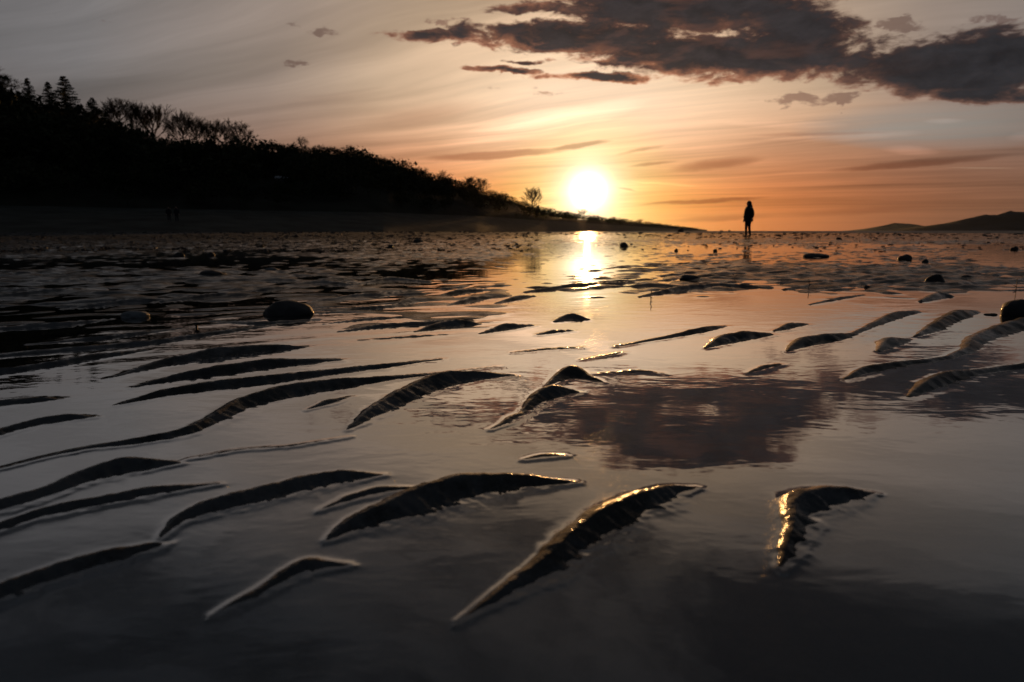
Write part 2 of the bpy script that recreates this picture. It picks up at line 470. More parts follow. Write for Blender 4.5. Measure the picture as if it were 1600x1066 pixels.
# ------------------------------------------------------------------ tidal flat: sand ridges traced onto the ground
# crest points (photo pixels) and how thick the exposed face looks there, in pixels
RIDGES = [
    [(716, 964, 4), (790, 915, 30), (850, 880, 50), (895, 838, 58), (940, 805, 52), (1000, 778, 40), (1050, 762, 22), (1088, 757, 3)],
    [(512, 838, 8), (540, 819, 36), (600, 797, 50), (660, 775, 55), (720, 757, 48), (800, 749, 30), (898, 748, 5)],
    [(1218, 884, 5), (1229, 855, 26), (1239, 825, 40), (1243, 795, 46), (1258, 778, 44), (1290, 770, 36), (1330, 767, 22), (1366, 766, 4)],
    [(334, 955, 4), (390, 925, 24), (440, 895, 30), (480, 876, 28), (542, 876, 5)],
    [(-120, 950, 40), (0, 918, 48), (60, 897, 44), (150, 868, 40), (240, 848, 16)],
    [(250, 836, 6), (270, 812, 24), (320, 788, 36), (400, 770, 34), (480, 750, 30), (540, 740, 24), (598, 738, 4)],
    [(-90, 845, 20), (0, 818, 26), (60, 798, 26), (130, 783, 22), (240, 762, 18), (340, 751, 4)],
    [(-80, 808, 26), (0, 785, 34), (80, 762, 38), (140, 738, 40), (200, 724, 34), (278, 720, 6)],
    [(500, 792, 4), (545, 772, 14), (590, 762, 14), (645, 758, 4)],
    [(818, 714, 3), (850, 708, 8), (880, 707, 3)],
    [(-90, 752, 5), (0, 727, 6), (60, 712, 6), (130, 697, 7), (220, 685, 14), (290, 672, 22), (340, 650, 28), (372, 630, 30), (440, 612, 28), (520, 600, 20), (600, 590, 9), (700, 579, 3), (780, 570, 2)],
    [(542, 668, 4), (580, 642, 26), (620, 622, 34), (660, 603, 34), (700, 590, 26), (760, 585, 12), (803, 584, 3)],
    [(182, 630, 4), (250, 613, 16), (330, 602, 18), (420, 592, 16), (500, 582, 12), (600, 570, 8), (690, 559, 3)],
    [(208, 602, 4), (280, 588, 16), (360, 576, 20), (430, 567, 16), (530, 560, 4)],
    [(170, 588, 4), (260, 565, 18), (340, 552, 20), (420, 544, 14), (478, 540, 4)],
    [(528, 517, 3), (600, 508, 7), (680, 504, 7), (738, 500, 3)],
    [(648, 517, 3), (690, 508, 12), (720, 505, 12), (750, 505, 3)],
    [(750, 520, 3), (790, 510, 11), (832, 507, 3)],
    [(842, 521, 3), (865, 517, 6), (893, 515, 3)],
    [(868, 501, 4), (893, 495, 11), (918, 498, 4)],
    [(962, 539, 3), (1040, 526, 5), (1100, 514, 9), (1135, 508, 3)],
    [(1103, 542, 3), (1130, 530, 15), (1165, 524, 14), (1204, 521, 4)],
    [(1210, 516, 3), (1235, 508, 9), (1260, 505, 3)],
    [(1230, 547, 3), (1255, 533, 15), (1300, 527, 13), (1330, 522, 5), (1360, 508, 6), (1400, 492, 10), (1433, 486, 4)],
    [(1430, 524, 3), (1460, 511, 11), (1478, 500, 11), (1500, 491, 14), (1526, 486, 4)],
    [(1373, 547, 3), (1390, 534, 16), (1422, 529, 4)],
    [(1320, 590, 3), (1350, 577, 13), (1400, 568, 9), (1480, 558, 6), (1512, 546, 10), (1524, 530, 14), (1560, 517, 14), (1600, 505, 16), (1680, 494, 12)],
    [(1420, 617, 4), (1450, 600, 18), (1480, 587, 18), (1530, 579, 8), (1600, 570, 9), (1700, 558, 6)],
    [(856, 600, 4), (875, 586, 18), (895, 580, 20), (915, 587, 12), (940, 594, 4)],
    [(812, 644, 4), (840, 619, 24), (865, 610, 24), (902, 610, 4)],
    [(765, 668, 3), (800, 650, 12), (822, 640, 5)],
    [(-80, 644, 10), (0, 628, 14), (60, 622, 11), (98, 620, 3)],
    [(-80, 697, 14), (0, 672, 20), (50, 658, 18), (100, 650, 15), (145, 648, 4)],
    [(478, 637, 3), (510, 626, 13), (548, 617, 3)],
    [(290, 714, 2), (360, 700, 4), (450, 693, 4), (545, 679, 2)],
    [(1170, 580, 3), (1195, 571, 7), (1218, 567, 3)],
    [(-40, 558, 8), (100, 546, 9), (250, 533, 9), (350, 517, 8), (430, 507, 3)],
    [(40, 537, 3), (180, 525, 9), (285, 511, 3)], [(-40, 516, 8), (100, 506, 9), (178, 497, 3)],
    [(-60, 586, 14), (60, 572, 14), (150, 556, 14), (230, 545, 4)],
    [(925, 581, 2), (1000, 577, 5), (1038, 581, 2)],
    [(800, 549, 2), (860, 543, 4), (910, 541, 2)], [(905, 560, 2), (960, 551, 4), (975, 548, 2)],
    [(700, 476, 3), (740, 467, 9), (775, 463, 3)], [(775, 473, 3), (810, 465, 8), (835, 462, 3)], [(610, 478, 3), (645, 468, 10), (668, 465, 3)],
    [(420, 450, 3), (500, 441, 9), (565, 446, 3)], [(560, 443, 3), (610, 436, 8), (672, 440, 3)], [(480, 472, 3), (560, 463, 8), (645, 456, 3)],
    [(500, 489, 3), (570, 481, 6), (645, 476, 3)], [(680, 463, 3), (720, 455, 7), (765, 452, 3)], [(235, 472, 3), (330, 462, 8), (405, 458, 3)],
    [(95, 482, 3), (200, 471, 9), (295, 466, 3)], [(-20, 464, 7), (90, 455, 9), (165, 452, 3)], [(820, 456, 3), (900, 447, 9), (990, 441, 3)],
    [(1000, 463, 3), (1060, 452, 11), (1130, 446, 13), (1205, 449, 3)], [(1225, 452, 3), (1320, 439, 10), (1405, 441, 3)], [(505, 505, 2), (580, 497, 5), (660, 493, 2)],
    [(330, 500, 3), (400, 505, 6), (500, 498, 3)], [(560, 530, 2), (650, 524, 4), (700, 521, 2)],
    [(1440, 470, 4), (1470, 461, 9), (1490, 463, 3)], [(1265, 475, 2), (1310, 466, 4), (1350, 460, 2)],
]

def ramp_r(segs):
    r = [segs[0][0]]
    for (a, b, s) in segs:
        while r[-1] < b: r.append(r[-1] * (1 + s))
    return np.array(r)

def polar(az_deg, r):
    A, R = np.meshgrid(np.radians(az_deg), r)
    return (R * np.sin(A)).astype(np.float64), (R * np.cos(A)).astype(np.float64)

def grid_faces(nr, na, wrap):
    i = np.arange(nr - 1)[:, None]; j = np.arange(na if wrap else na - 1)[None, :]
    j2 = (j + 1) % na
    return np.stack([i * na + j, i * na + j2, (i + 1) * na + j2, (i + 1) * na + j], -1).reshape(-1, 4)

def to_pix(X, Y):
    """where the photograph shows ground point (X, Y, 0); used to place the banks and pools"""
    s, c = math.sin(PITCH), math.cos(PITCH)
    dep = np.maximum(Y * c + CAM_H * s, 1e-3); up = Y * s - CAM_H * c
    return CX + X / dep * FPX, 533 - up / dep * FPX

def sand_height(X, Y):
    R = np.hypot(X, Y)
    px, py = to_pix(X, Y)
    py = np.where(Y > 0, py, 2000); px = np.where(Y > 0, px, np.where(X > 0, 2500, -900))
    # banks and pools
    jit = 14 * perlin(X / (0.25 + .12 * R) , Y / (0.5 + .3 * R), 91)
    q = py + jit * np.clip((py - 361) / 60, 0, 1)
    right = sstep(px, 760, 860)
    yr = [361, 366, 374, 381, 398, 408, 420, 438, 452, 463, 472, 500, 3000]
    lr = [9, 8, 4, -6, -8, -3.5, 4.0, 7.5, 5.0, -5, -10, -14, -15]
    yl = [361, 368, 385, 396, 404, 420, 430, 445, 462, 474, 500, 540, 575, 600, 3000]
    ll = [7, 5, 1, -2, -7, -8, -2.5, 0, 1.5, -1, -1.5, -3, -8, -14, -15]
    L = (np.interp(q, yr, lr) * right + np.interp(q, yl, ll) * (1 - right)) * 1e-3
    L -= 0.007 * np.exp(-((px - 915) / 62) ** 2) * sstep(py, 366, 376) * sstep(py, 450, 436)
    L -= 0.010 * sstep(px, 1490, 1580) * sstep(py, 376, 384) * sstep(py, 560, 470)
    L -= 0.006 * sstep(px, 950, 840) * sstep(px, 780, 830) * sstep(py, 400, 420)
    # ripples, crests about 30 degrees off the picture plane
    t = math.radians(27); ca_, sa_ = math.cos(t), math.sin(t)
    wx = 0.10 * perlin(X / .7, Y / .7, 5); wy = 0.10 * perlin(X / .7, Y / .7, 9)
    a = (X + wx) * ca_ + (Y + wy) * sa_; b = -(X + wx) * sa_ + (Y + wy) * ca_
    far = sstep(R, 1.6, 3.2)
    n = perlin(a / .62, b / .17, 21)
    ph = b / (.15 + .012 * R) + 1.3 * perlin(a / .8, b / .45, 25) + .5 * perlin(X / .3, Y / .3, 27)
    fr_ = ph - np.floor(ph)                                  # steep towards the camera, gentle behind
    saw = np.where(fr_ < .32, sstep(fr_, 0, .32), 1 - sstep(fr_, .32, 1.0))
    rip = (saw - .5) * (0.55 + 0.9 * np.clip(n + .3, 0, 1)) * 1.15
    n2 = perlin(a / .28, b / .085, 33)
    lump = perlin(X / .16, Y / .2, 41)
    big = perlin(X / 2.2, Y / 3.0, 55); big2 = perlin(X / 7.0, Y / 14.0, 58)
    h = L + far * (0.0085 * rip + 0.0040 * n2 + (0.0028 + .007 * sstep(R, 2.4, 3.0)) * lump + 0.004 * sstep(R, 2.6, 3.4) * perlin(X / .08, Y / .10, 43) + 0.009 * big + 0.004 * big2 * sstep(R, 5, 12))
    h += (1 - far) * (0.003 * rip + 0.0015 * n2 + 0.002 * big)
    # extra, larger lumps of mud far out
    vf = sstep(R, 5, 14)
    h += vf * 0.022 * np.clip(perlin(X / .45, Y / 1.1, 71) - 0.10, 0, 1) + sstep(R, 9, 20) * (0.030 * np.clip(perlin(X / .9, Y / 2.6, 73) - .1, 0, 1) + .012 * perlin(X / .35, Y / 1.2, 75))
    # traced ridges
    exposed = np.zeros_like(h)
    for k, pts in enumerate(RIDGES):
        G = np.array([ground(p[0], p[1], 0.004)[:2] for p in pts])
        TH = np.array([p[2] for p in pts], float)
        Yd = G[:, 1]
        tg = np.gradient(G, axis=0); ex_ = np.clip(np.abs(tg[:, 0]) / np.hypot(*tg.T), .42, 1)
        H = TH / (0.9 * FPX / Yd + 2.9 * CAM_H * FPX / Yd ** 2 / ex_)
        H = np.clip(H, 0.0006, 0.020)
        # densify with a smooth curve
        s = np.r_[0, np.cumsum(np.hypot(*np.diff(G, axis=0).T))]
        ss = np.linspace(0, s[-1], 12 * len(pts))
        gx = np.interp(ss, s, G[:, 0]); gy = np.interp(ss, s, G[:, 1]); hh = np.interp(ss, s, H)
        ker = np.hanning(11); ker /= ker.sum()
        def sm(v):
            e = np.pad(v, 5, mode="reflect", reflect_type="odd"); return np.convolve(e, ker, "valid")
        gx, gy, hh = sm(gx), sm(gy), np.maximum(sm(hh), 0.0005)
        reach = 0.035 + 9 * H.max()
        sel = np.nonzero((X > gx.min() - reach) & (X < gx.max() + reach) & (Y > gy.min() - reach) & (Y < gy.max() + reach))
        if len(sel[0]) == 0: continue
        x, y = X[sel], Y[sel]
        wig = 0.05 * np.hypot(x, y)
        wq = .7 + .5 * np.hypot(x, y); n_a = perlin(x / .055, y / .055, 300 + k) * .0020 + perlin(x / .017, y / .017, 320 + k) * .0010; n_b = perlin(x / .055, y / .055, 350 + k) * .0020 + perlin(x / .017, y / .017, 370 + k) * .0010; x = x + n_a * wq; y = y + n_b * wq
        best = np.full(x.shape, 1e9); bh = np.zeros_like(x); bs = np.zeros_like(x); sg = np.zeros_like(x); acc = 0
        for i in range(len(gx) - 1):
            ex, ey = gx[i + 1] - gx[i], gy[i + 1] - gy[i]; l2 = ex * ex + ey * ey + 1e-12
            u = np.clip(((x - gx[i]) * ex + (y - gy[i]) * ey) / l2, 0, 1)
            ddx, ddy = x - gx[i] - u * ex, y - gy[i] - u * ey
            d = np.hypot(ddx, ddy); m = d < best
            best = np.where(m, d, best); bh = np.where(m, hh[i] + u * (hh[i + 1] - hh[i]), bh)
            bs = np.where(m, acc + u * math.sqrt(l2), bs); sg = np.where(m, ex * ddy - ey * ddx, sg)
            acc += math.sqrt(l2)
        near = sg < 0                                            # camera side
        base = -0.013
        bh = bh * (1 + .09 * perlin(bs / .06, bs * 0 + k, 600 + k) + .05 * perlin(bs / .018, bs * 0 + k, 620 + k))
        tot = bh - base                                          # crest above the bed
        wn = 0.003 + 2.0 * bh; wf = 0.006 + 1.5 * bh
        wn = wn * (1 + .18 * perlin(bs / .040, bs * 0 + k, 640 + k) + .07 * perlin(bs / .012, bs * 0 + k, 660 + k)) + .0009 * perlin(x / .009, y / .009, 680 + k)
        wn = np.maximum(wn, .003)
        rill = perlin(bs / .015, best / .05, 400 + k) + .7 * perlin(bs / .0062, best / .03, 450 + k)
        dd = best / np.where(near, wn, wf)
        # exposed face is convex, foot runs out gently under water
        k_ = np.where(near, .53, .45)
        prof = np.where(dd < 1, 1 - k_ * dd ** np.where(near, 1.08, 2.2), (1 - k_) * np.exp(-(dd - 1) * 1.35))
        hn = np.where(dd < .8, bh * (1 - .86 * (dd / .8) ** 1.05), np.where(dd < 1.7, bh * (.14 - .42 * (dd - .8)), base + (-.238 * bh - base) * np.exp(-np.maximum(dd - 1.7, 0) * 1.1)))
        body_ = np.where(near, hn, base + tot * prof)
        ragged = .0011 * (perlin(x / .021, y / .021, 700 + k) + .7 * perlin(x / .009, y / .009, 720 + k)) * np.exp(-((body_ - .0) / .003) ** 2) * np.clip(bh / .004, .2, 1)
        add = body_ + ragged + np.where(near, 1.0, 0.25) * 0.15 * bh * rill * np.clip(dd * 2.2, 0, 1) * (dd < 1.25)
        add += 0.0005 * perlin(x / .007, y / .007, 500 + k) * np.clip(bh / .006, 0, 1)
        h[sel] = np.maximum(h[sel], add)
    # the flat lifts gently towards the beach on the left
    h += 0.12 * sstep(R, 38, 66) * sstep(px, 930, 700) + 0.01 * sstep(R, 20, 60)
    return h

az_d = np.concatenate([np.arange(-180, -41, 4.0), np.arange(-41, 41, 0.085), np.arange(41, 180, 4.0)])
r_s = ramp_r([(.20, .40, .010), (.40, 1.3, .0042), (1.3, 6, .0065), (6, 22, .0085), (22, 95, .016)])
X, Y = polar(az_d, r_s)
Z = sand_height(X, Y)
sv = np.stack([X, Y, Z], -1).reshape(-1, 3)
sv = np.vstack([sv, [[0, 0, -0.015]]])
sand = link("sand_flat", sv, grid_faces(len(r_s), len(az_d), True), "sand", smooth=True)
tag(sand, "rippled wet sand of the tidal flat, ridges breaking the water", kind="structure")

az_w = np.concatenate([np.arange(-180, -41, 4.0), np.arange(-41, 41, 0.17), np.arange(41, 180, 4.0)])
r_w = ramp_r([(.20, .40, .012), (.40, 1.3, .005), (1.3, 6, .009), (6, 95, .03)])
Xw, Yw = polar(az_w, r_w)
Hs = sand_height(Xw, Yw)
depth = np.maximum(-Hs, 0)
Rw = np.hypot(Xw, Yw)
men = 0.0009 * np.exp(-depth / 0.0035) * sstep(Rw, 9, 4)          # water climbs the wet sand
water = link("water", np.stack([Xw, Yw, men], -1).reshape(-1, 3), grid_faces(len(r_w), len(az_w), True), "water", smooth=True)
tag(water, "thin still sheet of tide water mirroring the sunset", kind="structure")

# open sea beyond the flat, out to the horizon
ang = np.linspace(0, 2 * np.pi, 97)[:-1]
rr = [88, 200, 600, 2000, 8000, 16500]
sx = np.array([[r * math.sin(a), r * math.cos(a), -0.02] for r in rr for a in ang])
tag(link("sea", sx, grid_faces(len(rr), len(ang), True), "sea", smooth=True), "dark strip of open sea along the horizon", kind="structure")

# ------------------------------------------------------------------ land: beach, hill, far mountains
KX = [-700, 0, 300, 600, 750, 850, 950, 1050, 1105]
def kf(vals): return lambda px: float(np.interp(px, KX, vals))
shoreY = kf([60, 66, 73, 92, 130, 220, 420, 900, 1400])
footY = kf([92, 97, 108, 130, 185, 300, 540, 1050, 1480])
foot_py = kf([318, 321, 327, 332, 338, 345, 351, 357.3, 359.8])
crestY = kf([172, 180, 192, 232, 320, 460, 700, 1150, 1530])
SKY = [(-700, 50), (-100, 84), (0, 112), (40, 140), (62, 160), (80, 168), (110, 170), (150, 176), (180, 188), (190, 194), (230, 207), (280, 226), (330, 227), (400, 228), (440, 229), (480, 231), (530, 233),
       (560, 237), (600, 250), (640, 262), (680, 274), (720, 287), (765, 299), (800, 308), (840, 328), (870, 335), (900, 338), (930, 339), (960, 342), (1000, 346), (1050, 352), (1080, 355.5), (1105, 358.6)]
def fringe(px): return float(np.interp(px, [-100, 0, 180, 400, 700, 850, 1000, 1105], [22, 16, 13, 11, 11, 7, 4, 1.4]))
def crest_py(px):
    return float(np.interp(px, [p[0] for p in SKY], [p[1] for p in SKY])) + .8 * fringe(px)

def land_point(px, t):
    """t in 0..1: foot of the hill to its crest, beyond 1 behind it"""
    fy, cy_ = footY(px), crestY(px)
    zf = at_depth(px, foot_py(px), fy).z; zc = at_depth(px, crest_py(px) + 0.0, cy_).z
    Yd = fy + (cy_ - fy) * t
    if t < 0:
        z = zf - 2.5
    elif t <= 1:
        z = zf + (zc - zf) * (t ** 0.85)
    else:
        z = zc + (t - 1) * 1.0
    z += 0.012 * (zc - zf) * mnoise.noise(Vector((px * .02, t * 3, 0)))
    p = at_depth(px, HOR, Yd)
    return Vector((p.x, Yd, z))

cols = list(range(-700, 1100, 10)) + [1105]
v, f = [], []
ts = [-.06, 0, .1, .25, .4, .55, .7, .85, 1.0, 1.15, 1.5]
for px in cols:
    for t in ts: v.append(land_point(px, t))
nT = len(ts)
for i in range(len(cols) - 1):
    for j in range(nT - 1): f.append((i * nT + j, (i + 1) * nT + j, (i + 1) * nT + j + 1, i * nT + j + 1))
tag(link("hill", v, f, "soil", smooth=True), "dark wooded hillside sloping down to the right into a low point", kind="structure")
v, f = [], []
bt = [-.12, 0, .08, .2, .4, .6, .8, 1.0, 1.06]
for px in cols:
    sy, fy = shoreY(px), footY(px)
    zf = at_depth(px, foot_py(px), fy).z
    for t in bt:
        Yd = sy + (fy - sy) * t
        p = at_depth(px, HOR, Yd)
        z = 0.15 + (zf - 0.15) * max(0, t) ** 0.9 if t >= 0 else -0.35
        z += 0.10 * mnoise.noise(Vector((p.x * .06, Yd * .25, 0))) * min(1, max(0, t) * 4) * (1 if t < 1 else 0)
        v.append((p.x, Yd, z))
nT = len(bt)
for i in range(len(cols) - 1):
    for j in range(nT - 1): f.append((i * nT + j, (i + 1) * nT + j, (i + 1) * nT + j + 1, i * nT + j + 1))
tag(link("beach", v, f, "beach", smooth=True), "dim grey beach rising from the flat to the foot of the hill", kind="structure")

def beach_point(px, t):
    sy, fy = shoreY(px), footY(px); zf = at_depth(px, foot_py(px), fy).z
    Yd = sy + (fy - sy) * t; p = at_depth(px, HOR, Yd)
    return Vector((p.x, Yd, 0.15 + (zf - .15) * t ** .9))

def mountain(prof, Yd, thick, name, label, seed):
    xs = np.linspace(prof[0][0], prof[-1][0], 90)
    v, f = [], []
    rows = [(-1, 0), (-.75, .3), (-.5, .55), (-.25, .8), (0, 1), (.4, .6), (1, 0)]
    for px in xs:
        y = float(np.interp(px, [p[0] for p in prof], [p[1] for p in prof]))
        y -= 1.1 * mnoise.noise(Vector((px * .12, seed, 0))) * min(1, (HOR - y) / 6) + .5 * mnoise.noise(Vector((px * .5, seed, 0))) * min(1, (HOR - y) / 6)
        top = at_depth(px, y, Yd)
        for (u, k) in rows:
            yy = Yd + u * thick
            xx = top.x * (1 + 0.0 * u)
            z = -2 + (top.z + 2) * k * (1 + .18 * (0 if k in (0, 1) else 1) * mnoise.noise(Vector((px * .09, u * 3, seed))))
            v.append((xx, yy, z))
    nR = len(rows)
    for i in range(len(xs) - 1):
        for j in range(nR - 1): f.append((i * nR + j, (i + 1) * nR + j, (i + 1) * nR + j + 1, i * nR + j + 1))
    tag(link(name, v, f, "rockm", smooth=True), label, kind="structure")

mountain([(1432, 361.5), (1445, 356), (1462, 351), (1495, 347), (1510, 342), (1540, 335), (1558, 336.5), (1578, 330), (1600, 331.5), (1650, 322), (1720, 318), (1800, 330), (1900, 345), (2000, 361)], 6500, 900, "mountain", "dark headland mountain at the right end of the horizon", 2.0)
mountain([(1346, 361.5), (1362, 357), (1382, 352.5), (1398, 348.5), (1412, 349), (1428, 351), (1442, 354), (1470, 361)], 14000, 1200, "mountain", "small pale distant mountain beside the dark headland", 9.0)

# ------------------------------------------------------------------ trees
def tube(vs, fs, a, b, ra, rb, n=3):
    d = (b - a)
    if d.length < 1e-6: return
    d.normalize(); s = d.orthogonal().normalized(); t = d.cross(s); k = len(vs)
    for p, r in ((a, ra), (b, rb)):
        for i in range(n):
            w_ = 2 * math.pi * i / n; vs.append(p + s * (math.cos(w_) * r) + t * (math.sin(w_) * r))
    for i in range(n):
        j = (i + 1) % n; fs.append((k + i, k + j, k + n + j, k + n + i))

def bare_tree(seed, height=12.0, spread=0.75, levels=4, upright=0.5, trunk_frac=0.12, limbs=15):
    """leafless broadleaf tree: trunk mesh, branch mesh; limbs fan out of a short trunk and fork into fine twigs"""
    R = random.Random(seed)
    tv, tf, bv, bf = [], [], [], []
    def run(p, d, L, r, lev):
        seg = 4 if lev >= 3 else (3 if lev == 2 else 2)
        q = p
        for i in range(seg):
            d = (d + Vector((R.uniform(-1, 1), R.uniform(-1, 1), R.uniform(-.4, 1))) * .13 + Vector((0, 0, .10 * upright))).normalized()
            e = q + d * (L / seg)
            tube(bv, bf, q, e, r * (1 - .8 * i / seg) + .012, r * (1 - .8 * (i + 1) / seg) + .012)
            q = e
            if lev > 0 and i >= (1 if lev >= 3 else 0):
                for k in range(2 if lev > 1 else 3):
                    a = R.uniform(0, 6.283); s = d.orthogonal().normalized(); t = d.cross(s)
                    off_ = (s * math.cos(a) + t * math.sin(a)) * R.uniform(.5, .95) * spread + Vector((0, 0, .15))
                    run(q, (d + off_).normalized(), L * R.uniform(.34, .55) * (1.15 - .2 * i / seg), r * (.55 - .1 * i / seg), lev - 1)
    H0 = height * trunk_frac
    p = Vector((0, 0, -.8))
    top = height * .62
    n = 6
    pts = [p] + [Vector((R.uniform(-.15, .15) * i / n * 2, R.uniform(-.15, .15) * i / n * 2, top * (i + 1) / n)) for i in range(n)]
    for i in range(n):
        tube(tv, tf, pts[i], pts[i + 1], height * .020 * (1 - i / n * .8), height * .020 * (1 - (i + 1) / n * .8), 6)
    for k in range(limbs):
        u = (k + .5) / limbs
        z = H0 + (top - H0) * u; a = k * 2.4 + R.uniform(-.4, .4)
        tilt = (1.15 - .75 * u) * spread * R.uniform(.8, 1.15)
        d = Vector((math.cos(a) * math.sin(tilt), math.sin(a) * math.sin(tilt), math.cos(tilt)))
        L = height * (.46 - .14 * abs(u - .35)) * R.uniform(.85, 1.1) * (1.0 if u < .8 else .8)
        run(Vector((0, 0, z)), d, L, height * .010, levels - 1)
    mz = max(q.z for q in bv)
    s = height / mz
    return [q * s for q in tv], tf, [q * s for q in bv], bf

def conifer(seed, height=14.0, base_r=3.0):
    R = random.Random(seed)
    tv, tf, cv, cf = [], [], [], []
    tube(tv, tf, Vector((0, 0, -.5)), Vector((0, 0, height * .98)), height * .016, .02, 6)
    z = height * .10
    while z < height * .985:
        k = 1 - z / height
        n = 6 if k > .3 else 5
        for i in range(n):
            a = R.uniform(0, 6.283); L = base_r * (k ** .85) * R.uniform(.65, 1.15) + .12
            dirv = Vector((math.cos(a), math.sin(a), 0)); sidev = Vector((-dirv.y, dirv.x, 0))
            droop = R.uniform(.10, .35)
            m_ = max(3, int(L / .34))
            for j in range(m_):
                u = (j + .5) / m_
                c = Vector((0, 0, z)) + dirv * (L * u) + Vector((0, 0, -droop * L * u + .25 * L * u * u))
                wd = L * .30 * (1 - .65 * u) + .10
                for sgn in (-1, 1):
                    q = len(cv)
                    cv.extend([c, c + sidev * (sgn * wd) + dirv * R.uniform(.1, .4) + Vector((0, 0, -R.uniform(.05, .3))), c + dirv * (.30 * L / m_ + .22) + Vector((0, 0, R.uniform(-.12, .1)))])
                    cf.append((q, q + 1, q + 2))
                q = len(cv)
                cv.extend([c + dirv * -.1, c + dirv * .28 + Vector((0, 0, -.05)), c + dirv * .1 + Vector((0, 0, -R.uniform(.15, .4)))]); cf.append((q, q + 1, q + 2))
        z += height * .026 * (0.55 + .6 * k)
    q = len(cv); cv.extend([Vector((-.06, 0, height * .95)), Vector((.06, 0, height * .95)), Vector((0, 0, height))]); cf.append((q, q + 1, q + 2))
    return tv, tf, cv, cf

def bushy(seed, height=7.0, width=6.0, nleaf=900):
    """twiggy dense tree in bud"""
    R = random.Random(seed)
    tv, tf, bv, bf = bare_tree(seed, height * .97, 1.0, 3, .5, .14, 8)
    lv, lf = [], []
    tips = bv[::3]
    for i in range(nleaf):
        c = R.choice(tips) + Vector((R.gauss(0, .3), R.gauss(0, .3), R.gauss(0, .25)))
        if c.z < height * .15: continue
        s = R.uniform(.10, .26); q = len(lv)
        for k in range(3): lv.append(c + Vector((R.uniform(-s, s), R.uniform(-s, s), R.uniform(-s, s))))
        lf.append((q, q + 1, q + 2))
    return tv, tf, bv, bf, lv, lf

def proto(name, parts):
    e = empty(name)
    for pn, vv, ff, m in parts: link(pn, vv, ff, m, e)
    return e

P_bare, P_con, P_bush = [], [], []
for s_, sp, up in ((11, .80, .8), (12, 1.0, .5), (13, .70, 1.0), (14, .9, .7)):
    a, b, c, d = bare_tree(s_, 12.0, sp, 4, up)
    P_bare.append((proto("bare_tree", [("trunk", a, b, "bark"), ("branches", c, d, "twig")]), 12.0, float(np.percentile([math.hypot(q.x, q.y) for q in c], 88)) * 2))
for s_, br_ in ((21, 3.6), (22, 2.9), (23, 3.9)):
    a, b, c, d = conifer(s_, 14.0, br_)
    P_con.append((proto("conifer_tree", [("trunk", a, b, "bark"), ("crown", c, d, "needles")]), 14.0, br_ * 2))
for s_ in (31, 32, 33):
    a, b, c, d, e_, f_ = bushy(s_, 8.0)
    P_bush.append((proto("bushy_tree", [("trunk", a, b, "bark"), ("branches", c, d, "twig"), ("crown", e_, f_, "scrub")]), 8.0, float(np.percentile([math.hypot(q.x, q.y) for q in c], 88)) * 2))
used = set()
ncopy = [0]

def plant(protos, idx, px, top_py, wpx, label, cat, group, t=0.97, base_py=None):
    p, ph, pw = protos[idx % len(protos)]
    b = land_point(px, t)
    top = at_depth(px, top_py, b.y)
    hgt = top.z - b.z
    if hgt < 1.0:
        b.z = top.z - 1.0; hgt = 1.0
    wid = wpx / FPX * b.y
    key = (id(protos), idx % len(protos))
    if key in used: o = copy_tree(p)
    else: o = p; used.add(key)
    o.location = b; o.rotation_euler = (0, 0, random.uniform(0, 6.28))
    sxy = min(max(wid / pw, .45 * hgt / ph), 2.2 * hgt / ph)
    o.scale = (sxy, sxy, hgt / ph)
    tag(o, label, cat, group)
    return o

